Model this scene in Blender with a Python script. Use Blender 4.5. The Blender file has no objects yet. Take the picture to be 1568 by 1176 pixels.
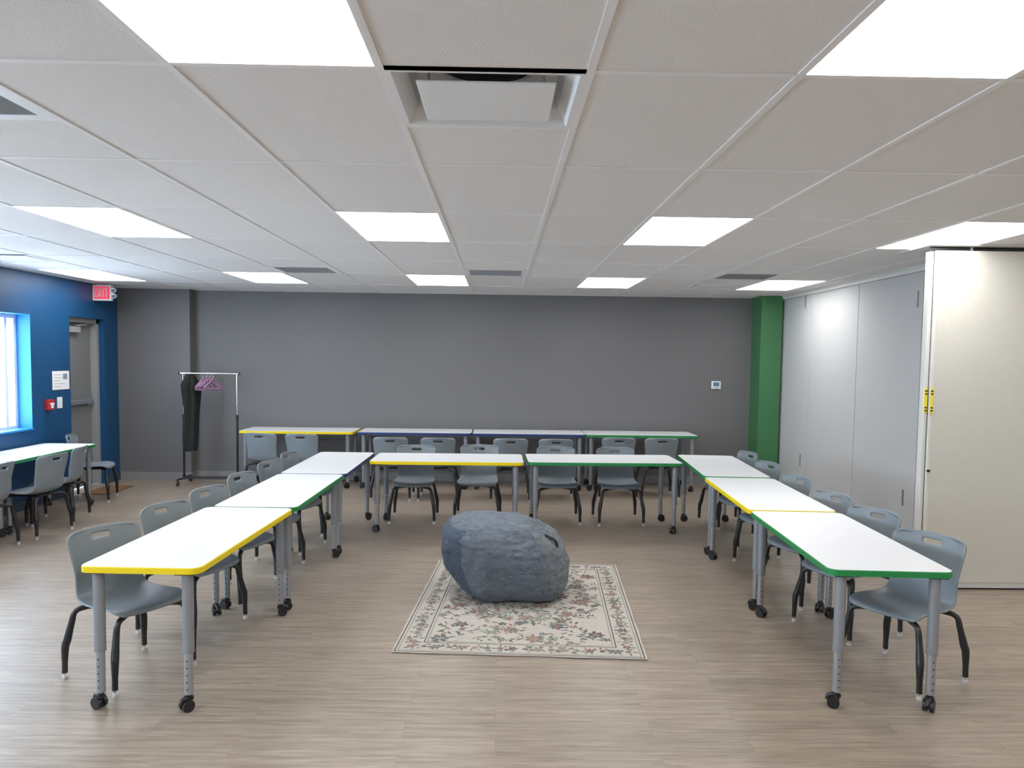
import bpy, bmesh, math, random
from mathutils import Vector, Euler, Matrix
from mathutils import noise as mnoise
random.seed(7)
COL=bpy.context.scene.collection
rad=math.radians
CH=2.39      # ceiling height
GX0,GDX=-0.35,0.598
GY0,GDY=2.23,1.08
def gx(k): return GX0+GDX*k
def gy(r): return GY0+GDY*r

# ------------------------------------------------------------ camera
cam=bpy.data.cameras.new('camera'); cob=bpy.data.objects.new('camera',cam); COL.objects.link(cob)
bpy.context.scene.camera=cob
cam.lens=27; cam.shift_y=0.021; cam.clip_start=0.05
cob.location=(0,0,1.57)
cob.rotation_euler=Euler((rad(90-3.44),rad(-0.75),rad(-0.9)))

# ------------------------------------------------------------ materials
def mat(name,col,rough=.6,metal=0.,spec=.5,nscale=0,namt=0,bump=0,bscale=200,emis=None,es=0):
    m=bpy.data.materials.new(name); m.use_nodes=True
    nt=m.node_tree; b=nt.nodes['Principled BSDF']
    b.inputs['Base Color'].default_value=col
    b.inputs['Roughness'].default_value=rough
    b.inputs['Metallic'].default_value=metal
    b.inputs['Specular IOR Level'].default_value=spec
    tc=nt.nodes.new('ShaderNodeTexCoord')
    if namt:
        n=nt.nodes.new('ShaderNodeTexNoise'); n.inputs['Scale'].default_value=nscale; n.inputs['Detail'].default_value=4
        nt.links.new(tc.outputs['Object'],n.inputs['Vector'])
        mr=nt.nodes.new('ShaderNodeMapRange'); mr.inputs['To Min'].default_value=1-namt; mr.inputs['To Max'].default_value=1+namt
        nt.links.new(n.outputs['Fac'],mr.inputs['Value'])
        mx=nt.nodes.new('ShaderNodeVectorMath'); mx.operation='SCALE'; mx.inputs[0].default_value=col[:3]
        nt.links.new(mr.outputs[0],mx.inputs['Scale']); nt.links.new(mx.outputs[0],b.inputs['Base Color'])
    if bump:
        n=nt.nodes.new('ShaderNodeTexNoise'); n.inputs['Scale'].default_value=bscale; n.inputs['Detail'].default_value=3
        nt.links.new(tc.outputs['Object'],n.inputs['Vector'])
        bp=nt.nodes.new('ShaderNodeBump'); bp.inputs['Strength'].default_value=bump; bp.inputs['Distance'].default_value=.004
        nt.links.new(n.outputs['Fac'],bp.inputs['Height']); nt.links.new(bp.outputs[0],b.inputs['Normal'])
    if emis:
        b.inputs['Emission Color'].default_value=emis; b.inputs['Emission Strength'].default_value=es
    return m
M={}
M['wallgrey']=mat('wall_paint_grey',(.150,.146,.147,1),.55,bump=.15,bscale=300,nscale=2,namt=.03)
M['wallwhite']=mat('wall_paint_white',(.62,.60,.57,1),.6,bump=.1,bscale=300)
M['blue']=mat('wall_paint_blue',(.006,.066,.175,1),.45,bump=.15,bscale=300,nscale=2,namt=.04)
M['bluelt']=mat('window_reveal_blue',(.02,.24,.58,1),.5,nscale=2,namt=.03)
M['green']=mat('column_paint_green',(.05,.18,.07,1),.5,bump=.15,bscale=300,nscale=2,namt=.03)
M['tile']=mat('ceiling_tile',(.76,.73,.705,1),.9,bump=.5,bscale=250,nscale=260,namt=.07)
M['grid']=mat('ceiling_grid_white',(.80,.78,.77,1),.5,nscale=5,namt=.02)
M['ventw']=mat('vent_white',(.78,.78,.78,1),.45,nscale=5,namt=.02)
M['black']=mat('dark_void',(.01,.01,.01,1),.8,nscale=5,namt=.02)
M['baseg']=mat('baseboard_grey',(.24,.23,.23,1),.5,nscale=4,namt=.03)
M['baseb']=mat('baseboard_dark',(.04,.06,.10,1),.5,nscale=4,namt=.03)
M['top']=mat('laminate_white',(.80,.81,.83,1),.32,nscale=3,namt=.015)
M['under']=mat('laminate_underside',(.25,.25,.25,1),.7,nscale=8,namt=.05)
M['ey']=mat('edge_yellow',(.76,.58,.0,1),.4,nscale=8,namt=.03)
M['eg']=mat('edge_green',(.01,.20,.05,1),.4,nscale=8,namt=.03)
M['eb']=mat('edge_blue',(.012,.032,.13,1),.4,nscale=8,namt=.03)
M['legs']=mat('table_leg_silver',(.25,.26,.28,1),.38,metal=.35,nscale=8,namt=.03)
M['legl']=mat('table_leg_lower_chrome',(.36,.37,.39,1),.28,metal=.7,nscale=8,namt=.03)
M['blk']=mat('black_plastic',(.012,.012,.013,1),.35,nscale=8,namt=.05)
M['shell']=mat('chair_plastic_blue_grey',(.185,.214,.238,1),.42,bump=.08,bscale=500,nscale=4,namt=.02)
M['chrome']=mat('chrome',(.7,.7,.7,1),.15,metal=1,nscale=8,namt=.02)
M['clear']=mat('glide_plastic',(.5,.5,.5,1),.3,nscale=8,namt=.02)
M['part']=mat('partition_fabric',(.60,.58,.515,1),.85,bump=.6,bscale=120,nscale=90,namt=.05)
M['partg']=mat('partition_fabric_grey',(.51,.505,.50,1),.85,bump=.5,bscale=120,nscale=90,namt=.04)
M['alu']=mat('partition_trim_white',(.66,.65,.61,1),.4,nscale=8,namt=.02)
M['doorg']=mat('door_paint_grey',(.20,.20,.20,1),.45,nscale=4,namt=.03)
M['frameg']=mat('door_frame_grey',(.32,.32,.32,1),.45,nscale=4,namt=.03)
M['winw']=mat('window_frame_white',(.75,.77,.8,1),.4,nscale=4,namt=.02)
M['yel']=mat('label_yellow',(.85,.70,.02,1),.5,nscale=8,namt=.02)
M['red']=mat('alarm_red',(.45,.02,.02,1),.4,nscale=8,namt=.03)
M['white']=mat('white_plastic',(.8,.8,.8,1),.4,nscale=8,namt=.02)
M['paper']=mat('paper_white',(.82,.82,.82,1),.8,nscale=30,namt=.04)
M['ink']=mat('ink_grey',(.25,.27,.32,1),.8,nscale=30,namt=.1)
M['exit']=mat('exit_red_lit',(.6,.03,.05,1),.4,nscale=8,namt=.02,emis=(1,.12,.2,1),es=.5)
M['light']=mat('led_panel_lens',(.9,.9,.9,1),.4,nscale=5,namt=.01,emis=(.985,.985,.98,1),es=10.2)
M['screen']=mat('lcd_screen',(.10,.20,.30,1),.2,nscale=20,namt=.1)
M['coat']=mat('dark_cloth',(.012,.016,.014,1),.9,bump=.4,bscale=60,nscale=20,namt=.3)
M['pink']=mat('hanger_purple',(.32,.16,.28,1),.5,nscale=20,namt=.05)
M['mat']=mat('doormat_brown',(.20,.10,.045,1),.95,bump=.8,bscale=200,nscale=60,namt=.3)

def glassmat():
    m=bpy.data.materials.new('window_glass'); m.use_nodes=True; nt=m.node_tree; nt.nodes.clear()
    o=nt.nodes.new('ShaderNodeOutputMaterial'); t=nt.nodes.new('ShaderNodeBsdfTransparent'); g=nt.nodes.new('ShaderNodeBsdfGlossy'); g.inputs['Roughness'].default_value=.02
    mx=nt.nodes.new('ShaderNodeMixShader'); mx.inputs[0].default_value=.06
    nt.links.new(t.outputs[0],mx.inputs[1]); nt.links.new(g.outputs[0],mx.inputs[2]); nt.links.new(mx.outputs[0],o.inputs[0]); return m
M['glass']=glassmat()

def floormat():
    m=bpy.data.materials.new('floor_vinyl_wood_plank'); m.use_nodes=True; nt=m.node_tree; N=nt.nodes; L=nt.links; b=N['Principled BSDF']
    tc=N.new('ShaderNodeTexCoord')
    br=N.new('ShaderNodeTexBrick'); br.offset=.37; br.inputs['Scale'].default_value=1; br.inputs['Brick Width'].default_value=1.05; br.inputs['Row Height'].default_value=.155
    br.inputs['Mortar Size'].default_value=.0012; br.inputs['Mortar Smooth'].default_value=.3; br.inputs['Bias'].default_value=0
    br.inputs['Color1'].default_value=(0.0,0,0,1); br.inputs['Color2'].default_value=(1,1,1,1); br.inputs['Mortar'].default_value=(.5,.5,.5,1)
    L.new(tc.outputs['Object'],br.inputs['Vector'])
    mp=N.new('ShaderNodeMapping'); mp.inputs['Scale'].default_value=(2.6,42,1)
    L.new(tc.outputs['Object'],mp.inputs['Vector'])
    ad=N.new('ShaderNodeVectorMath'); ad.operation='ADD'
    sc=N.new('ShaderNodeVectorMath'); sc.operation='SCALE'; sc.inputs['Scale'].default_value=17
    L.new(br.outputs['Color'],sc.inputs[0]); L.new(mp.outputs[0],ad.inputs[0]); L.new(sc.outputs[0],ad.inputs[1])
    n1=N.new('ShaderNodeTexNoise'); n1.inputs['Scale'].default_value=1.0; n1.inputs['Detail'].default_value=7; n1.inputs['Roughness'].default_value=.68; n1.inputs['Distortion'].default_value=.35
    L.new(ad.outputs[0],n1.inputs['Vector'])
    mp2=N.new('ShaderNodeMapping'); mp2.inputs['Scale'].default_value=(8,170,1); L.new(tc.outputs['Object'],mp2.inputs['Vector'])
    n2=N.new('ShaderNodeTexNoise'); n2.inputs['Scale'].default_value=1; n2.inputs['Detail'].default_value=3; L.new(mp2.outputs[0],n2.inputs['Vector'])
    cr=N.new('ShaderNodeValToRGB'); e=cr.color_ramp.elements
    e[0].position=.28; e[0].color=(.190,.140,.102,1); e[1].position=.72; e[1].color=(.395,.328,.262,1)
    x=cr.color_ramp.elements.new(.5); x.color=(.298,.239,.186,1)
    L.new(n1.outputs['Fac'],cr.inputs[0])
    mr=N.new('ShaderNodeMapRange'); mr.inputs['From Min'].default_value=.3; mr.inputs['From Max'].default_value=.7; mr.inputs['To Min'].default_value=.82; mr.inputs['To Max'].default_value=1.13; L.new(n2.outputs['Fac'],mr.inputs['Value'])
    v1=N.new('ShaderNodeVectorMath'); v1.operation='SCALE'; L.new(cr.outputs[0],v1.inputs[0]); L.new(mr.outputs[0],v1.inputs['Scale'])
    mr2=N.new('ShaderNodeMapRange'); mr2.inputs['To Min'].default_value=.93; mr2.inputs['To Max'].default_value=1.06; L.new(br.outputs['Color'],mr2.inputs['Value'])
    v2=N.new('ShaderNodeVectorMath'); v2.operation='SCALE'; L.new(v1.outputs[0],v2.inputs[0]); L.new(mr2.outputs[0],v2.inputs['Scale'])
    mr3=N.new('ShaderNodeMapRange'); mr3.inputs['To Min'].default_value=1; mr3.inputs['To Max'].default_value=.75; L.new(br.outputs['Fac'],mr3.inputs['Value'])
    v3=N.new('ShaderNodeVectorMath'); v3.operation='SCALE'; L.new(v2.outputs[0],v3.inputs[0]); L.new(mr3.outputs[0],v3.inputs['Scale'])
    L.new(v3.outputs[0],b.inputs['Base Color'])
    b.inputs['Roughness'].default_value=.36; b.inputs['Specular IOR Level'].default_value=.6
    bp=N.new('ShaderNodeBump'); bp.inputs['Strength'].default_value=.3; bp.inputs['Distance'].default_value=.003; L.new(n2.outputs['Fac'],bp.inputs['Height']); L.new(bp.outputs[0],b.inputs['Normal'])
    return m
M['floor']=floormat()

# ------------------------------------------------------------ mesh builder
class MB:
    def __init__(s): s.v=[]; s.f=[]; s.m=[]; s.mats=[]; s.sm=[]
    def mi(s,k):
        if k not in s.mats: s.mats.append(k)
        return s.mats.index(k)
    def add(s,vs,fs,k,smooth=False,T=None):
        o=len(s.v)
        for p in vs:
            p=Vector(p)
            if T is not None: p=T@p
            s.v.append(p)
        i=s.mi(k)
        for f in fs: s.f.append([a+o for a in f]); s.m.append(i); s.sm.append(smooth)
    def box(s,a,b,k,T=None,bev=0):
        x0,y0,z0=[min(a[i],b[i]) for i in range(3)]; x1,y1,z1=[max(a[i],b[i]) for i in range(3)]
        if bev:
            bm=bmesh.new(); bmesh.ops.create_cube(bm,size=1)
            for v in bm.verts: v.co=Vector(((x0+x1)/2+v.co.x*(x1-x0),(y0+y1)/2+v.co.y*(y1-y0),(z0+z1)/2+v.co.z*(z1-z0)))
            bmesh.ops.bevel(bm,geom=list(bm.edges),offset=bev,segments=2,affect='EDGES',profile=.5)
            bm.verts.ensure_lookup_table()
            s.add([v.co.copy() for v in bm.verts],[[v.index for v in f.verts] for f in bm.faces],k,False,T); bm.free(); return
        vs=[(x0,y0,z0),(x1,y0,z0),(x1,y1,z0),(x0,y1,z0),(x0,y0,z1),(x1,y0,z1),(x1,y1,z1),(x0,y1,z1)]
        s.add(vs,[(0,3,2,1),(4,5,6,7),(0,1,5,4),(1,2,6,5),(2,3,7,6),(3,0,4,7)],k,False,T)
    def tube(s,pts,r,k,n=10,T=None,closed=False,cap=True):
        pts=[Vector(p) for p in pts]; m=len(pts)
        rs=r if isinstance(r,(list,tuple)) else [r]*m
        vs=[];fs=[]; prev=None
        for i,p in enumerate(pts):
            if closed: t=(pts[(i+1)%m]-pts[i-1]).normalized()
            else: t=(pts[min(i+1,m-1)]-pts[max(i-1,0)]).normalized()
            if prev is None:
                a=Vector((0,0,1)) if abs(t.z)<.9 else Vector((1,0,0)); u=t.cross(a).normalized()
            else: u=(prev-t*prev.dot(t)).normalized()
            prev=u; w=t.cross(u)
            for j in range(n):
                an=2*math.pi*j/n; vs.append(p+(u*math.cos(an)+w*math.sin(an))*rs[i])
        for i in range(m if closed else m-1):
            for j in range(n):
                a=i*n+j; b=i*n+(j+1)%n; c=((i+1)%m)*n+(j+1)%n; d=((i+1)%m)*n+j
                fs.append((a,b,c,d))
        s.add(vs,fs,k,True,T)
        if cap and not closed:
            s.add([vs[j] for j in range(n)],[tuple(reversed(range(n)))],k,False,T)
            s.add([vs[(m-1)*n+j] for j in range(n)],[tuple(range(n))],k,False,T)
    def cyl(s,a,b,r,k,n=14,T=None,r2=None): s.tube([a,b],[r,r if r2 is None else r2],k,n,T)
    def obj(s,name,loc=(0,0,0),rz=0):
        me=s.mesh(name); return inst(me,name,loc,rz)
    def mesh(s,name):
        me=bpy.data.meshes.new(name); me.from_pydata([tuple(v) for v in s.v],[],s.f); 
        for k in s.mats: me.materials.append(M[k])
        me.polygons.foreach_set('material_index',s.m); me.polygons.foreach_set('use_smooth',s.sm)
        me.update(); return me
def inst(me,name,loc=(0,0,0),rz=0):
    o=bpy.data.objects.new(name,me); COL.objects.link(o); o.location=loc; o.rotation_euler=(0,0,rad(rz)); return o
def smooth_path(pts,n=6):
    pts=[Vector(p) for p in pts]; P=[pts[0]*2-pts[1]]+pts+[pts[-1]*2-pts[-2]]; out=[]
    for i in range(1,len(P)-2):
        for j in range(n):
            t=j/n; a,b,c,d=P[i-1],P[i],P[i+1],P[i+2]
            out.append(.5*((2*b)+(c-a)*t+(2*a-5*b+4*c-d)*t*t+(3*b-a-3*c+d)*t**3))
    out.append(pts[-1]); return out

# ------------------------------------------------------------ room shell
LX,RX,BY,FY=-4.75,6.0,9.8,-4.0
b=MB(); b.box((LX-.2,FY-.2,-.1),(RX+.2,BY+.2,0),'floor'); b.obj('floor')
b=MB(); b.box((LX-.2,BY,0),(RX+.2,BY+.2,CH+.3),'wallgrey'); b.box((LX,BY-.15,0),(-3.86,BY,CH+.3),'wallgrey'); b.obj('wall_back')
b=MB(); b.box((LX-.2,FY-.2,0),(RX+.2,FY,CH+.3),'wallwhite'); b.obj('wall_front')
b=MB(); b.box((RX,FY,0),(RX+.2,BY,CH+.3),'wallwhite'); b.obj('wall_right')
WIN=[(6.2,7.87,.79,1.96),(2.4,5.2,.79,1.96),(-1.8,1.2,.79,1.96)]
DOOR=(8.58,9.33,0,1.98)
b=MB(); y=FY
ops=sorted(WIN+[DOOR])
for (y0,y1,z0,z1) in ops:
    b.box((LX-.2,y,0),(LX,y0,CH+.3),'blue')
    if z0>0: b.box((LX-.2,y0,0),(LX,y1,z0),'blue')
    b.box((LX-.2,y0,z1),(LX,y1,CH+.3),'blue'); y=y1
b.box((LX-.2,y,0),(LX,BY,CH+.3),'blue'); b.obj('wall_left')
# windows
for i,(y0,y1,z0,z1) in enumerate(WIN):
    b=MB(); e=.004
    for (p,q) in [((y0,z0),(y0+e,z1)),((y1-e,z0),(y1,z1)),((y0,z0),(y1,z0+e)),((y0,z1-e),(y1,z1))]:
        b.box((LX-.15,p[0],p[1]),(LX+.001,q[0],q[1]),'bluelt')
    X0,X1=LX-.19,LX-.14; w=.045
    b.box((X0,y0+e,z0+e),(X1,y0+w,z1-e),'winw'); b.box((X0,y1-w,z0+e),(X1,y1-e,z1-e),'winw')
    b.box((X0,y0+w,z0+e),(X1,y1-w,z0+w),'winw'); b.box((X0,y0+w,z1-w),(X1,y1-w,z1-e),'winw')
    mids=[y1-.17,(y0+y1)/2] 
    for ym in mids: b.box((X0,ym-.02,z0+w),(X1,ym+.02,z1-w),'winw')
    b.box((LX-.17,y0+w,z0+w),(LX-.165,y1-w,z1-w),'glass')
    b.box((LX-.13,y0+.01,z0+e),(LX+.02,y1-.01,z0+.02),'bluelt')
    b.obj('window_%d'%(i+1))
# door
b=MB(); y0,y1,_,z1=DOOR; xd=LX-.19; y0+=.001; y1-=.001; z1-=.001
b.box((xd,y0+.05,.01),(xd+.045,y1-.05,z1-.05),'doorg',bev=.003)
for (a,c) in [((y0,0),(y0+.05,z1)),((y1-.05,0),(y1,z1)),((y0,z1-.05),(y1,z1))]:
    b.box((LX-.2,a[0],a[1]),(LX-.07,c[0],c[1]),'frameg')
b.box((xd+.045,y0+.09,.98),(xd+.10,y1-.09,1.03),'legs',bev=.008)   # panic bar
b.box((xd+.045,y0+.08,.95),(xd+.09,y0+.16,1.06),'legs',bev=.006)
b.box((xd+.045,y1-.2,.96),(xd+.085,y1-.08,1.05),'legs',bev=.006)
b.box((xd+.045,y0+.10,z1-.17),(xd+.11,y0+.38,z1-.10),'frameg',bev=.006)  # closer
b.tube([(xd+.09,y0+.3,z1-.09),(xd+.115,y0+.45,z1-.075),(xd+.09,y0+.58,z1-.06)],.009,'frameg')
for z in (.25,1.0,1.75): b.cyl((xd+.05,y1-.052,z),(xd+.05,y1-.052,z+.1),.009,'legs')
b.obj('door_1')
# baseboards
b=MB(); b.box((-3.86,BY-.012,0),(3.21,BY,.1),'baseg'); b.box((LX+.012,BY-.162,0),(-3.86,BY-.15,.1),'baseg'); b.box((-3.86,BY-.162,0),(-3.848,BY-.012,.1),'baseg'); b.obj('baseboard_back')
b=MB(); b.box((LX,FY,0),(LX+.012,DOOR[0],.1),'baseb'); b.box((LX,DOOR[1],0),(LX+.012,BY-.15,.1),'baseb'); b.obj('baseboard_left')
# green column
b=MB(); b.box((3.21,9.45,0),(3.47,BY,CH+.02),'green'); b.obj('wall_column_green')
# folding partition running along the right
PX=3.5
b=MB()
ys=[5.75,6.35,7.5,8.65,9.79]
for i in range(4):
    b.box((PX,ys[i]+.004,.02),(PX+.08,ys[i+1]-.004,CH-.045),'partg',bev=.004)
    b.box((PX+.01,ys[i]-.004,.02),(PX+.07,ys[i]+.004,CH-.045),'black')
    b.box((PX-.004,ys[i]+.002,.0),(PX+.084,ys[i+1]-.002,.03),'alu')
for (yy,zz) in [(6.42,2.05),(6.52,.35),(8.8,2.2),(8.8,.38)]:
    b.box((PX-.006,yy,zz),(PX+.001,yy+.02,zz+.14),'legs')
b.obj('wall_partition')
b=MB(); b.box((PX-.03,5.62,CH-.045),(PX+.11,9.79,CH+.0),'alu'); b.box((PX-.045,5.62,CH-.012),(PX+.125,9.79,CH),'alu'); b.obj('trim_1')
# stacked panels, facing the camera
b=MB(); x0=2.93; x1=4.35
for i in range(4):
    yy=5.24+i*.105; zt=CH-.04
    X=x0+i*.075
    b.box((X+.055,yy,.05),(x1,yy+.085,zt),'part',bev=.004)
    b.box((X,yy+.012,.035),(X+.028,yy+.072,zt-.005),'alu',bev=.006)
    b.box((X+.028,yy+.02,.035),(X+.034,yy+.065,zt),'black')
    b.box((X+.033,yy-.002,.035),(X+.058,yy+.087,zt),'alu',bev=.005)
    b.box((X+.04,yy+.01,.012),(x1,yy+.075,.05),'alu')
    b.box((X+.06,yy+.02,.0),(x1,yy+.06,.02),'black')
    b.cyl((X+.3,yy+.04,zt),(X+.3,yy+.04,CH),.012,'legs'); b.cyl((x1-.3,yy+.04,zt),(x1-.3,yy+.04,CH),.012,'legs')
for dx,yf in ((.002,5.252),(.036,5.238)):
    b.box((x0+dx+.002,yf-.004,1.235),(x0+dx+.02,yf+.002,1.41),'yel')
    for zz in (1.25,1.27,1.365,1.385): b.box((x0+dx+.003,yf-.006,zz),(x0+dx+.019,yf-.003,zz+.009),'black')
b.box((x0+.035,5.228,.83),(x0+.055,5.24,.845),'black')
b.obj('folding_partition_stack')
b=MB(); b.box((2.9,5.2,CH-.012),(4.45,5.61,CH),'alu'); b.box((2.95,5.27,CH-.016),(4.4,5.30,CH-.011),'black'); b.obj('trim_2')

# ------------------------------------------------------------ ceiling
LIGHTS=[]
for r in (-7,-4,-1,2,5):
    for k in (-7,-4,-1,2,5,8):
        if gx(k+1)<RX-.1 and gx(k)>LX and gy(r)>FY-.3: LIGHTS.append((k,r))
VENTS=[(0,gy(0)),(-3,gy(0)),(-3,gy(4)+GDY/2),(0,gy(4)+GDY/2),(4,gy(4)+GDY/2),(-7,gy(4)),(4,gy(5)+GDY/2),(5,gy(0))]
holes=[(gx(k),y,gx(k+1),y+GDY/2) for k,y in VENTS]
kx=[LX-.1]+[gx(k) for k in range(-7,11) if LX<gx(k)<RX]+[RX+.1]
yy=sorted([FY-.1]+[gy(r)+h*GDY/2 for r in range(-6,8) for h in (0,1) if FY<gy(r)+h*GDY/2<BY-.02]+[BY+.1])
b=MB()
for i in range(len(kx)-1):
    for j in range(len(yy)-1):
        cx,cy=(kx[i]+kx[i+1])/2,(yy[j]+yy[j+1])/2
        if any(h[0]<cx<h[2] and h[1]<cy<h[3] for h in holes): continue
        b.add([(kx[i],yy[j],CH),(kx[i+1],yy[j],CH),(kx[i+1],yy[j+1],CH),(kx[i],yy[j+1],CH)],[(0,3,2,1)],'tile')
b.box((LX-.2,FY-.2,CH+.3),(RX+.2,BY+.2,CH+.35),'black')
b.obj('ceiling')
b=MB(); g=.012; zt=CH-.004
for x in kx[1:-1]: b.box((x-g,FY,zt),(x+g,BY,CH+.001),'grid')
for r in range(-6,8):
    y=gy(r)
    if FY<y<BY-.05: b.box((LX,y-g,zt+.0005),(RX,y+g,CH+.001),'grid')
for k,y in VENTS:
    for yb in (y,y+GDY/2): b.box((gx(k),yb-g,zt+.0005),(gx(k+1),yb+g,CH+.001),'grid')
b.box((LX,FY,zt),(LX+.02,BY,CH),'grid'); b.box((LX,BY-.02,zt),(RX,BY,CH),'grid'); b.box((LX,BY-.17,zt),(-3.84,BY-.15,CH),'grid')
b.obj('ceiling_grid')
b=MB(); w,h=GDX-.03,GDY-.03
b.box((-w/2,-h/2,-.001),(w/2,h/2,.001),'light'); lm=b.mesh('ceiling_light_panel')
for k,r in LIGHTS: inst(lm,'ceiling_light_panel',(gx(k)+GDX/2,gy(r)+GDY/2,CH-.0015))
# square plaque diffuser
b=MB(); W,H=GDX/2-.012,GDY/4-.012
def ring(z,fx,fy): return [(-W*fx,-H*fy,z),(W*fx,-H*fy,z),(W*fx,H*fy,z),(-W*fx,H*fy,z)]
R=[ring(-.004,1,1),ring(-.004,.95,.95),ring(.05,.84,.84),ring(.11,.80,.80)]
vs=sum(R,[]); fs=[]
for i in range(3):
    for j in range(4): fs.append((i*4+j,(i+1)*4+j,(i+1)*4+(j+1)%4,i*4+(j+1)%4))
b.add(vs,fs,'ventw')
b.add(ring(.11,.80,.80),[(0,3,2,1)],'ventw')
b.cyl((0,0,.107),(0,0,.109),.15,'black',28)
b.tube([(math.cos(a)*.152,math.sin(a)*.152,.105) for a in [2*math.pi*i/28 for i in range(28)]],.006,'ventw',6,closed=True)
b.box((-W*.73,-H*.60,.0),(W*.73,H*.80,.008),'ventw',bev=.003)
for sx in (-1,1):
    for sy in (-1,1): b.cyl((sx*W*.6,sy*H*.55,.01),(sx*W*.6,sy*H*.55,.11),.004,'legs',6)
vm=b.mesh('ceiling_air_diffuser')
# louvred return grille
b=MB()
b.add(sum([ring(-.004,1,1),ring(-.004,.86,.86),ring(.06,.86,.86)],[]),[(i*4+j,(i+1)*4+j,(i+1)*4+(j+1)%4,i*4+(j+1)%4) for i in range(2) for j in range(4)],'ventw')
b.add(ring(.06,.86,.86),[(0,3,2,1)],'black')
for i in range(9):
    yv=-H*.8+i*H*1.6/8
    T=Matrix.Translation((0,yv,.008))@Matrix.Rotation(rad(-40),4,'X')
    b.box((-W*.86,-.016,-.001),(W*.86,.016,.001),'legs',T)
gm=b.mesh('ceiling_return_grille')
for k,y in VENTS:
    plaque=(k==0 and y<4) or k==-7 or (k==4 and y>8) or k==5
    inst(vm if plaque else gm,'ceiling_air_diffuser' if plaque else 'ceiling_return_grille',(gx(k)+GDX/2,y+GDY/4,CH))

# ------------------------------------------------------------ tables
def rrect(w,d,r,n=6):
    P=[]
    for cx,cy,a0 in [(w/2-r,-d/2+r,-90),(w/2-r,d/2-r,0),(-w/2+r,d/2-r,90),(-w/2+r,-d/2+r,180)]:
        for i in range(n+1):
            a=rad(a0+90*i/n); P.append((cx+math.cos(a)*r,cy+math.sin(a)*r))
    return P
def table_mesh(w,d,h,edge,ix=.07,iy=.048,r=.05):
    b=MB(); t=.028
    P=rrect(w,d,r); Pi=rrect(w-.008,d-.008,r-.004); n=len(P)
    b.add([(x,y,h) for x,y in Pi],[tuple(range(n))],'top')
    vs=[(x,y,h) for x,y in Pi]+[(x,y,h-.004) for x,y in P]+[(x,y,h-t) for x,y in P]
    fs=[(n+j,n+(j+1)%n,(j+1)%n,j) for j in range(n)]+[(2*n+j,2*n+(j+1)%n,n+(j+1)%n,n+j) for j in range(n)]
    b.add(vs,fs,edge)
    b.add([(x,y,h-t) for x,y in P],[tuple(reversed(range(n)))],'under')
    for sx in (-1,1):
        for sy in (-1,1):
            x,y=sx*(w/2-ix),sy*(d/2-iy)
            b.box((x-.040,y-.040,h-t-.006),(x+.040,y+.040,h-t),'blk')
            b.cyl((x,y,h-t-.006),(x,y,.27),.0245,'legs',18)
            b.cyl((x,y,.27),(x,y,.075),.0195,'legl',18)
            b.cyl((x,y,.272),(x,y,.262),.0255,'legs',18)
            for i in range(5): b.cyl((x,y-.0190,.10+i*.032),(x,y-.0202,.10+i*.032),.0035,'blk',8)
            b.cyl((x,y,.078),(x,y,.05),.013,'blk',12)
            a=rad(37*(sx+2*sy)); dx,dy=math.cos(a),math.sin(a)
            c=Vector((x+dy*.012,y-dx*.012,.027))
            for s in (-1,1):
                b.cyl(c+Vector((dx,dy,0))*s*.007,c+Vector((dx,dy,0))*s*.023,.027,'blk',18)
            b.cyl(c-Vector((dx,dy,0))*.024,c+Vector((dx,dy,0))*.024,.018,'blk',14)
            b.tube([c+Vector((dy,-dx,0))*.030+Vector((0,0,.006)),c+Vector((dy,-dx,0))*.022+Vector((0,0,.026)),c+Vector((0,0,.033)),c-Vector((dy,-dx,0))*.02+Vector((0,0,.025))],[.008,.011,.012,.008],'blk',8)
            b.cyl((x,y,.05),(x,y,.062),.020,'blk',12)
    return b.mesh('activity_table')
def table(cx,cy,rz,w,d,h,edge):
    return inst(table_mesh(w,d,h,edge),'activity_table',(cx,cy,0),rz)
h=.65; q=.979
def tq(cx,cy,rz,w,d,edge): table(cx*q,cy*q,rz,w*q,d*q,h,edge)
tq(-1.565,4.06,-2.0,.545,1.385,'ey'); tq(-1.51,5.455,-.8,.53,1.38,'eg'); tq(-1.495,6.88,0,.54,1.44,'eb')
tq(1.84,4.10,-3.3,.57,1.375,'eg'); tq(1.92,5.50,-3.2,.56,1.375,'ey'); tq(2.02,6.95,-4.3,.55,1.45,'eg')
tq(-.475,7.27,0,1.41,.64,'ey'); tq(.985,7.32,1.2,1.44,.64,'eg')
for x,e in [(-2.42,'ey'),(-1.01,'eb'),(.36,'eb'),(1.72,'eg')]: table(x,9.42,0,1.36,.58,.68,e)
table(-4.44,7.30,0,.55,1.39,.64,'eg'); table(-4.44,5.89,0,.55,1.39,.64,'ey')

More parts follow.
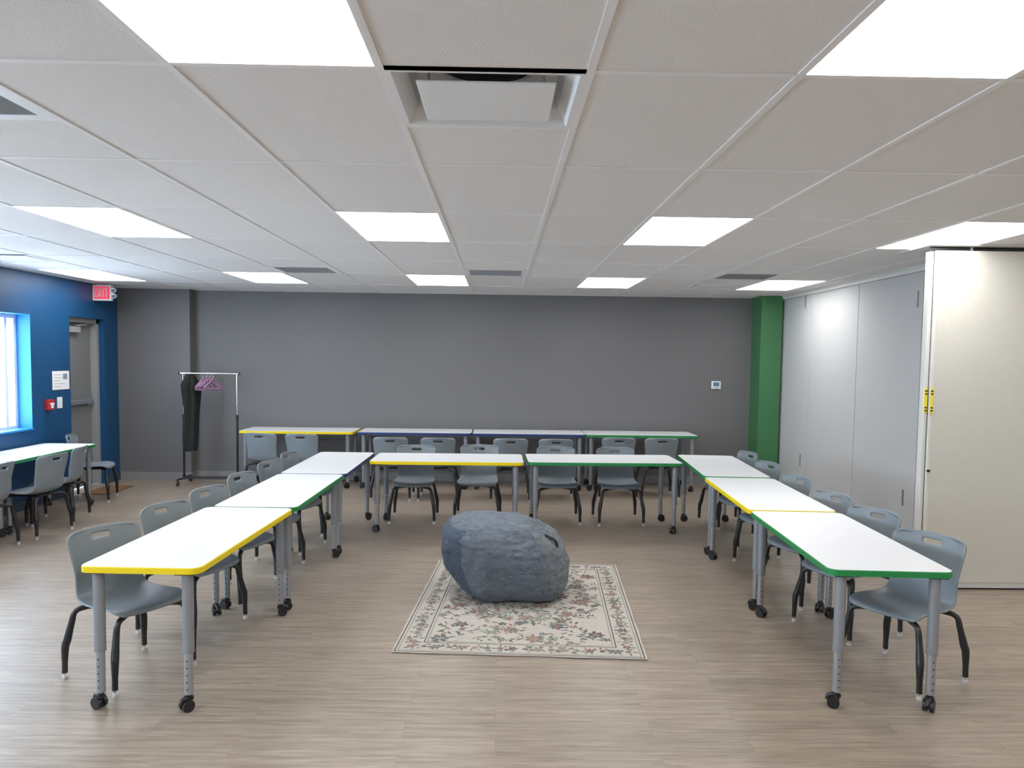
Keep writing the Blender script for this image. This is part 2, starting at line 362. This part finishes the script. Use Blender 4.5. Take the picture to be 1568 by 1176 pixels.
# ------------------------------------------------------------ chair
def chair_mesh():
    b=MB()
    prof=[(.205,.352),(.2,.368),(.18,.378),(.12,.378),(.04,.370),(-.04,.366),(-.10,.371),(-.145,.386),(-.172,.415),(-.186,.452),(-.197,.50),(-.208,.548),(-.217,.597),(-.223,.633),(-.2265,.649),(-.229,.660),(-.2315,.671),(-.235,.684),(-.238,.697),(-.240,.706)]
    wid=[.165,.185,.195,.20,.20,.198,.192,.185,.180,.177,.177,.182,.188,.192,.194,.195,.194,.190,.178,.150]
    nu=24; rows=[]
    for i,((y,z),w) in enumerate(zip(prof,wid)):
        row=[]
        for j in range(nu+1):
            u=-1+2*j/nu
            x=u*w; c=abs(u)**2.2
            t=min(max((i-6)/4,0),1)
            yy=y+ t*.045*c; zz=z+(1-t)*(.012*c - .010*(1-c))*(1 if i>2 else .3)
            if i<3: zz-=.006*c; yy-=.02*c
            if i>=17: zz-=.006*c
            row.append(Vector((x,yy,zz)))
        rows.append(row)
    vs=[p for r in rows for p in r]; fs=[]
    n=nu+1
    for i in range(len(rows)-1):
        for j in range(nu):
            cj=j+.5-nu/2
            if i==14 and abs(cj)<3: continue
            if i==15 and abs(cj)<3: continue
            fs.append((i*n+j,i*n+j+1,(i+1)*n+j+1,(i+1)*n+j))
    bm=bmesh.new(); bv=[bm.verts.new(p) for p in vs]
    for f in fs: bm.faces.new([bv[k] for k in f])
    bmesh.ops.delete(bm,geom=[v for v in bm.verts if not v.link_faces],context='VERTS')
    bmesh.ops.recalc_face_normals(bm,faces=bm.faces)
    tm=bpy.data.meshes.new('tmp'); bm.to_mesh(tm); bm.free()
    to=bpy.data.objects.new('tmp',tm); COL.objects.link(to)
    s=to.modifiers.new('s','SOLIDIFY'); s.thickness=.011; s.offset=0
    q_=to.modifiers.new('q','SUBSURF'); q_.levels=1; q_.render_levels=1
    dg=bpy.context.evaluated_depsgraph_get(); em=to.evaluated_get(dg).to_mesh()
    b.add([v.co.copy() for v in em.vertices],[list(p.vertices) for p in em.polygons],'shell',True)
    bpy.data.objects.remove(to); bpy.data.meshes.remove(tm)
    b.box((-.10,-.12,.336),(.10,.12,.354),'blk',bev=.006)
    for sx in (-1,1):
        for sy in (-1,1):
            yb=.165 if sy>0 else -.165
            pts=smooth_path([(sx*.04,sy*.08,.342),(sx*.12,yb*.85,.340),(sx*.172,yb,.325),(sx*.188,yb+sy*.008,.27),(sx*.203,yb+sy*.020,.19),(sx*.210,yb+sy*.028,.15),(sx*.213,yb+sy*.030,.03)],5)
            m=len(pts); r=[.0135]*m
            for i in range(m):
                z=pts[i].z
                if z<.30: r[i]=.0145+.004*math.exp(-((z-.18)/.06)**2)
                if z<.10: r[i]=.0135
            b.tube(pts,r,'blk',12)
            e=pts[-1]
            b.cyl(e,(e.x,e.y,.014),.006,'chrome',8); b.cyl((e.x,e.y,.014),(e.x,e.y,0),.013,'clear',12)
    return b.mesh('classroom_chair')
cm=chair_mesh()
def chair(x,y,face):
    inst(cm,'classroom_chair',(x,y,0),face-90)
chair(-1.81,3.75,-30)
for x,y,a in [(-1.76,4.40,-20),(-1.72,4.98,-17),(-1.71,5.62,-12),(-1.70,6.28,-14),(-1.70,6.90,-8)]: chair(x,y,a)
chair(2.05,3.77,180+30)
for x,y,a in [(2.07,4.44,202),(2.06,5.02,196),(2.11,5.80,192),(2.16,6.58,192),(2.22,7.32,190)]: chair(x,y,a)
for x,y,a in [(-.82,7.42,-90),(-.20,7.52,-92),(.57,7.44,-90),(1.17,7.42,-88)]: chair(x,y,a)
for x,y,a in [(-2.67,8.90,80),(-2.21,8.86,84),(-1.19,8.60,90),(-.67,8.60,90),(.13,8.60,90),(.63,8.60,90),(1.36,8.84,90),(1.84,8.84,92)]: chair(x,y,a)
for x,y,a in [(-4.13,6.08,180),(-4.05,6.70,172),(-4.13,7.22,190),(-4.38,8.30,15)]: chair(x,y,a)

# ------------------------------------------------------------ rug
def rugcol(n,c,ns=120): 
    M[n]=mat(n,c,.95,bump=.6,bscale=350,nscale=ns,namt=.12)
rugcol('rug_cream',(.49,.455,.405,1)); rugcol('rug_taupe',(.24,.21,.18,1)); rugcol('rug_green',(.13,.16,.12,1)); rugcol('rug_rose',(.29,.155,.135,1)); rugcol('rug_blue',(.11,.14,.17,1)); rugcol('rug_brown',(.13,.10,.09,1)); rugcol('rug_tan',(.36,.30,.22,1)); rugcol('rug_sage',(.24,.28,.22,1))
b=MB(); RW,RD=1.36,1.87
nx,ny=34,46; vs=[]; fs=[]
for j in range(ny+1):
    for i in range(nx+1):
        x=-RW/2+RW*i/nx; y=-RD/2+RD*j/ny
        if j in (0,ny): y+=.006*mnoise.noise(Vector((x*5,j,0)))
        if i in (0,nx): x+=.006*mnoise.noise(Vector((y*5,i,3)))
        vs.append((x,y,.007))
for j in range(ny):
    for i in range(nx): a=j*(nx+1)+i; fs.append((a,a+1,a+nx+2,a+nx+1))
b.add(vs,fs,'rug_cream',True)
b.box((-RW/2+.004,-RD/2+.004,0),(RW/2-.004,RD/2-.004,.0065),'rug_taupe')
Z=.0078
def frame(off,w,k,z=Z):
    x0,y0=RW/2-off,RD/2-off
    for a,c in [((-x0,-y0),(x0,-y0+w)),((-x0,y0-w),(x0,y0)),((-x0,-y0),(-x0+w,y0)),((x0-w,-y0),(x0,y0))]:
        b.add([(a[0],a[1],z),(c[0],a[1],z),(c[0],c[1],z),(a[0],c[1],z)],[(0,1,2,3)],k)
frame(.012,.007,'rug_brown'); frame(.030,.005,'rug_sage'); frame(.150,.006,'rug_brown'); frame(.168,.004,'rug_taupe')
zc=[Z+.0002]
def zz(): zc[0]+=.0000004; return zc[0]
def ell(x,y,a,l,w,k,z):
    ca,sa=math.cos(a),math.sin(a); P=[]
    for i in range(10):
        t=2*math.pi*i/10; px,py=math.cos(t)*l/2,math.sin(t)*w/2*(1-.35*math.cos(t)); P.append((x+px*ca-py*sa,y+px*sa+py*ca,z))
    b.add(P,[tuple(range(10))],k)
def flower(x,y,s,k,kc,n=6):
    a0=random.random()*6; k2=random.choice(['rug_tan','rug_sage','rug_taupe','rug_rose'])
    for i in range(n):
        a=a0+2*math.pi*i/n; ell(x+math.cos(a)*s*.5,y+math.sin(a)*s*.5,a,s*.85,s*.5,k,zz())
    for i in range(n):
        a=a0+.5+2*math.pi*i/n; ell(x+math.cos(a)*s*.3,y+math.sin(a)*s*.3,a,s*.45,s*.25,k2,zz()+.00005)
    ell(x,y,0,s*.35,s*.35,kc,zz()+.0001)
def leaf(x,y,a,s,k): ell(x+math.cos(a)*s*.5,y+math.sin(a)*s*.5,a,s,s*.38,k,zz())
def vine(x,y,a,L,k):
    n=int(L/.012); c=random.uniform(-6,6); pts=[]
    for i in range(n):
        a+=c*.012*2.2; x+=math.cos(a)*.012; y+=math.sin(a)*.012
        if i==n//2: c=-c
        if abs(x)>RW/2-.19 or abs(y)>RD/2-.19: break
        pts.append((x,y,a))
        if i%3==2:
            leaf(x,y,a+random.choice((-1,1))*.9,random.uniform(.024,.042),random.choice(['rug_green','rug_sage','rug_taupe','rug_blue','rug_rose','rug_green']))
    for p,q2 in zip(pts,pts[1:]):
        nx_,ny_=-math.sin(p[2])*.0018,math.cos(p[2])*.0018
        b.add([(p[0]+nx_,p[1]+ny_,Z+.0002),(p[0]-nx_,p[1]-ny_,Z+.0002),(q2[0]-nx_,q2[1]-ny_,Z+.0002),(q2[0]+nx_,q2[1]+ny_,Z+.0002)],[(0,1,2,3)],k)
    if len(pts)>6 and random.random()<.6: flower(pts[-1][0],pts[-1][1],random.uniform(.020,.034),random.choice(cols),random.choice(cols),5)
cols=['rug_rose','rug_brown','rug_blue','rug_taupe','rug_rose','rug_tan','rug_sage']
for j in range(13):
    for i in range(9):
        x=-RW/2+.24+(RW-.48)*(i+(.5 if j%2 else 0))/8.5+random.uniform(-.025,.025); y=-RD/2+.24+(RD-.48)*j/12+random.uniform(-.025,.025)
        if (i+j*2)%5==0: flower(x,y,random.uniform(.05,.07),random.choice(['rug_blue','rug_rose','rug_brown','rug_taupe']),random.choice(cols),random.choice((6,7)))
        elif (i+j)%3==0: flower(x,y,random.uniform(.026,.042),random.choice(cols),random.choice(cols),5)
        vine(x,y,random.random()*6.28,random.uniform(.14,.28),'rug_taupe')
        for q2 in range(3): leaf(x+random.uniform(-.06,.06),y+random.uniform(-.06,.06),random.random()*6.28,random.uniform(.024,.046),random.choice(cols+['rug_green','rug_green']))
per=[]
for t in range(18): per+= [(-RW/2+.093+(RW-.186)*t/17,s*(RD/2-.093)) for s in (-1,1)]
for t in range(1,25): per+= [(s*(RW/2-.093),-RD/2+.093+(RD-.186)*t/25) for s in (-1,1)]
for i,(x,y) in enumerate(per):
    if i%4<2: flower(x,y,random.uniform(.028,.037),cols[(i//2)%7],cols[(i//2+2)%7],5)
    else:
        flower(x,y,random.uniform(.018,.025),cols[(i//2)%7],cols[(i//2+2)%7],5)
    for q2 in range(5): 
        a=random.random()*6.28; leaf(x+math.cos(a)*.026,y+math.sin(a)*.026,a,.026,random.choice(['rug_green','rug_taupe','rug_sage','rug_rose']))
b.obj('area_rug',(.173,4.905,0),-3.4)

# ------------------------------------------------------------ bean bag
def bagmat():
    m=bpy.data.materials.new('bean_bag_fabric'); m.use_nodes=True; nt=m.node_tree; N=nt.nodes; L=nt.links; p=N['Principled BSDF']
    tc=N.new('ShaderNodeTexCoord')
    n=N.new('ShaderNodeTexNoise'); n.inputs['Scale'].default_value=21; n.inputs['Detail'].default_value=9; n.inputs['Roughness'].default_value=.70; n.inputs['Distortion'].default_value=.9
    mp=N.new('ShaderNodeMapping'); mp.inputs['Scale'].default_value=(1,1,2.2); L.new(tc.outputs['Object'],mp.inputs['Vector']); L.new(mp.outputs[0],n.inputs['Vector'])
    cr=N.new('ShaderNodeValToRGB'); cr.color_ramp.elements[0].position=.3; cr.color_ramp.elements[0].color=(.060,.080,.112,1); cr.color_ramp.elements[1].position=.72; cr.color_ramp.elements[1].color=(.205,.240,.288,1)
    L.new(n.outputs['Fac'],cr.inputs[0]); L.new(cr.outputs[0],p.inputs['Base Color'])
    p.inputs['Roughness'].default_value=.9; p.inputs['Sheen Weight'].default_value=.15
    bp=N.new('ShaderNodeBump'); bp.inputs['Strength'].default_value=1.0; bp.inputs['Distance'].default_value=.022; L.new(n.outputs['Fac'],bp.inputs['Height']); L.new(bp.outputs[0],p.inputs['Normal'])
    return m
M['bag']=bagmat(); 
def tintmat(name,src,f):
    m=M[src].copy(); m.name=name
    for e in [n for n in m.node_tree.nodes if n.type=='VALTORGB'][0].color_ramp.elements: c=e.color; e.color=(c[0]*f[0],c[1]*f[1],c[2]*f[2],1)
    return m
M['bagdark']=tintmat('bean_bag_fabric_navy_shaded','bag',(.36,.46,.62)); M['baggrey']=tintmat('bean_bag_fabric_grey','bag',(1.25,1.18,1.08))  # navy left panel, deepened further: shade of that side painted into its colour
b=MB(); NU,NV=200,110; vs=[]
def se(c,e): return math.copysign(abs(c)**e,c)
ax,ay,az=.418,.35,.262
def bagpt(th,ph):
    cp,sp=math.cos(ph),math.sin(ph)
    x=ax*se(math.cos(th),.66)*se(cp,.50); y=ay*se(math.sin(th),.74)*se(cp,.56); z=az*se(sp,.62)
    u=x/ax; zn=z/az
    x+=-.034*zn+ (.07*max(-zn,0)*abs(u) if u<0 else -.055*max(zn,0)*u)
    z+= -.022*u*max(zn,0)-.022*(u*u)*max(zn,0) - .02*(y/ay)**2*max(zn,0)
    if u<0: z+=.03*max(-zn,0)*abs(u)
    p=Vector((x,y,z))
    nrm=Vector((x/ax**2,y/ay**2,z/az**2)).normalized()
    d=.022*mnoise.noise(p*4.5+Vector((3,1,0)))+.014*mnoise.noise(Vector((p.x*8,p.y*8,p.z*17)))
    d+=.011*(.5-abs(mnoise.noise(Vector((p.x*9+2,p.y*9,p.z*24)))))+.005*mnoise.noise(p*36)
    p+=nrm*d
    p.z=max(p.z,-az*.94)
    return p
for j in range(NV+1):
    ph=-math.pi/2+math.pi*j/NV
    for i in range(NU): vs.append(bagpt(2*math.pi*i/NU,ph))
def panel(i,j):
    a=360*(i+.5)/NU; ph=-90+180*(j+.5)/NV
    if ph>50: return 'bag'
    if ph<-46: return 'baggrey'
    if 150<a<242: return 'bagdark'  # left side: navy panel with painted-in shade
    if 306<a or a<40: return 'baggrey'
    return 'bag'
for v in vs: b.v.append(v)
for j in range(NV):
    for i in range(NU):
        a=j*NU+i; c=j*NU+(i+1)%NU; b.f.append([a,c,c+NU,a+NU]); b.m.append(b.mi(panel(i,j))); b.sm.append(True)
for deg in (242,306,40,150): b.tube([bagpt(rad(deg),rad(p)) for p in range(-46,52,2)],.0022,'bagdark' if deg==242 else 'bag',6)
b.tube([bagpt(rad(t),rad(-46)) for t in range(0,360,3)],.0022,'bag',6,closed=True)
h0=bagpt(rad(-26),rad(44)); h1=bagpt(rad(-20),rad(18))
b.tube(smooth_path([h0,(h0+h1)/2+Vector((.022,-.03,.012)),h1]),.009,'blk',8)
bag=b.obj('bean_bag_chair',(.05,5.09,az*.94+.0088),-4)

# ------------------------------------------------------------ clothes rack
b=MB(); xa,xb,yr=-3.84,-3.19,9.38
for x in (xa,xb):
    b.cyl((x,yr,.09),(x,yr,.82),.0125,'blk'); b.cyl((x,yr,.82),(x,yr,1.35),.0095,'chrome')
    b.cyl((x,yr,.80),(x,yr,.85),.0165,'blk')
    b.tube([(x,yr-.2,.075),(x,yr+.2,.075)],.012,'blk')
    b.cyl((x,yr,.06),(x,yr,.12),.017,'blk')
    for s in (-1,1):
        b.cyl((x,yr+s*.19,.075),(x,yr+s*.19,.045),.008,'blk',8); b.cyl((x-.012,yr+s*.19,.027),(x+.012,yr+s*.19,.027),.027,'blk',14)
b.cyl((xa-.05,yr,1.35),(xb+.03,yr,1.35),.011,'chrome'); b.cyl((xa-.055,yr,1.35),(xa-.035,yr,1.35),.015,'blk'); b.cyl((xb+.02,yr,1.35),(xb+.04,yr,1.35),.015,'blk')
for y in (yr-.06,yr+.06): b.cyl((xa,y,.078),(xb,y,.078),.009,'blk')
b.obj('clothes_rack')
def hanger(x,k,name,a=90,s=.19):
    h=MB(); z=1.35
    hook=[(0,math.sin(t)*.022,math.cos(t)*.022) for t in [rad(q2) for q2 in range(-90,181,20)]]
    h.tube([(0,p[1],p[2]) for p in hook]+[(0,0,-.05)],.0028,'chrome',6)
    tri=[(0,0,-.05),(0,s,-.155),(0,s*.98,-.185),(0,0,-.175),(0,-s*.98,-.185),(0,-s,-.155)]
    h.tube(tri,.012,k,8,closed=True)
    return h.obj(name,(x,yr,z-.0095),a-90)
for i,x in enumerate((-3.60,-3.56,-3.52,-3.48)): hanger(x,'pink','clothes_hanger',90+[-22,-40,-52,-30][i],.12)
# dark garment hanging
b=MB(); n=32; rows=26; vs=[];fs=[]
for j in range(rows+1):
    t=j/rows; z=1.345-t*.92
    W=.115*min(1,.3+t*5)*(1-.3*t)*(1+.08*math.sin(t*9)); D=.035+.02*t
    for i in range(n):
        a=2*math.pi*i/n; fold=1+.22*math.sin(a*5+t*2)+.12*math.sin(a*9+1)
        vs.append((math.cos(a)*D*fold+.015*math.sin(t*5),math.sin(a)*W*fold,z+.03*math.sin(a*3)*t))
for j in range(rows):
    for i in range(n): fs.append((j*n+i,(j+1)*n+i,(j+1)*n+(i+1)%n,j*n+(i+1)%n))
b.add(vs,fs,'coat',True); b.add([vs[i] for i in range(n)],[tuple(range(n))],'coat'); b.add([vs[rows*n+i] for i in range(n)],[tuple(reversed(range(n)))],'coat')
b.tube([(.0,0,1.30),(0,0,1.335),(0,.02,1.345),(0,.015,1.365),(0,-.01,1.368)],.0035,'chrome',6)
b.obj('hanging_coat',(-3.755,yr,0),-30)

# ------------------------------------------------------------ wall items
b=MB(); b.box((0,-.025,0),(.12,0,.10),'white',bev=.006); b.box((.022,-.027,.035),(.098,-.024,.085),'screen'); b.box((.03,-.028,.012),(.09,-.024,.022),'frameg'); b.obj('wall_thermostat',(2.71,BY,1.225))
b=MB(); b.box((0,0,0),(.045,.115,.11),'red',bev=.006); b.box((.045,.03,.055),(.056,.085,.075),'white'); b.box((.045,.045,.02),(.058,.07,.07),'white'); b.obj('fire_alarm_pull_station',(LX,8.08,.975))
b=MB(); b.box((0,0,0),(.008,.09,.12),'white',bev=.002); b.box((.008,.032,.035),(.014,.058,.085),'winw',bev=.002); b.obj('light_switch',(LX,8.31,.98))
b=MB(); b.box((0,0,0),(.002,.32,.20),'paper')
for i in range(5): b.box((.002,.03,.03+i*.032),(.0025,.03+random.uniform(.1,.22),.034+i*.032),'ink')
b.box((.002,.20,.11),(.0025,.28,.17),'ink'); b.obj('wall_notice_paper',(LX+.001,8.23,1.18))
b=MB(); b.box((0,-.025,0),(.215,.025,.185),'white',bev=.004); b.box((.014,-.027,.02),(.200,-.0245,.165),'exit')
def stroke(x,z,w,h): b.box((x,-.029,z),(x+w,-.0265,z+h),'white')
for ox,L in [(.024,'E'),(.066,'X'),(.110,'I'),(.138,'T')]:
    if L=='E': stroke(ox,.045,.008,.095); stroke(ox,.045,.030,.010); stroke(ox,.087,.026,.010); stroke(ox,.130,.030,.010)
    if L=='I': stroke(ox+.01,.045,.008,.095)
    if L=='T': stroke(ox+.018,.045,.008,.095); stroke(ox+.002,.130,.040,.010)
    if L=='X':
        for s in (-1,1):
            T=Matrix.Translation((ox+.018,-.0278,.0925))@Matrix.Rotation(s*rad(20),4,'Y'); b.box((-.004,-.0012,-.050),(.004,.0012,.050),'white',T)
b.box((.215,-.02,.06),(.225,.02,.10),'white')
for z,dx in ((.125,.245),(.06,.25)):
    b.cyl((dx-.03,.0,.08),(dx,.0,z),.010,'white',8)
    b.cyl((dx,.0,z),(dx+.006,-.045,z-.006),.022,'white',16,r2=.028); b.cyl((dx+.006,-.045,z-.006),(dx+.0062,-.047,z-.006),.024,'chrome',16)
b.obj('exit_sign',(LX,9.1,2.19))
b=MB(); b.box((-.15,-.29,0),(.15,.29,.012),'mat',bev=.004); b.obj('door_mat',(-4.50,8.86,0),0)
b=MB(); b.box((-.14,-.10,0),(.14,.10,.001),'paper'); b.box((-.12,-.08,.001),(.02,.06,.0013),'ink'); b.obj('paper_sheet',(-4.5,7.1,.6401),20)

# ------------------------------------------------------------ world
w=bpy.data.worlds.new('world'); bpy.context.scene.world=w; w.use_nodes=True
bg=w.node_tree.nodes['Background']; bg.inputs['Color'].default_value=(.66,.83,1,1); bg.inputs['Strength'].default_value=14
vs_=bpy.context.scene.view_settings; vs_.view_transform='Standard'; vs_.look='None'; vs_.exposure=0; vs_.gamma=1
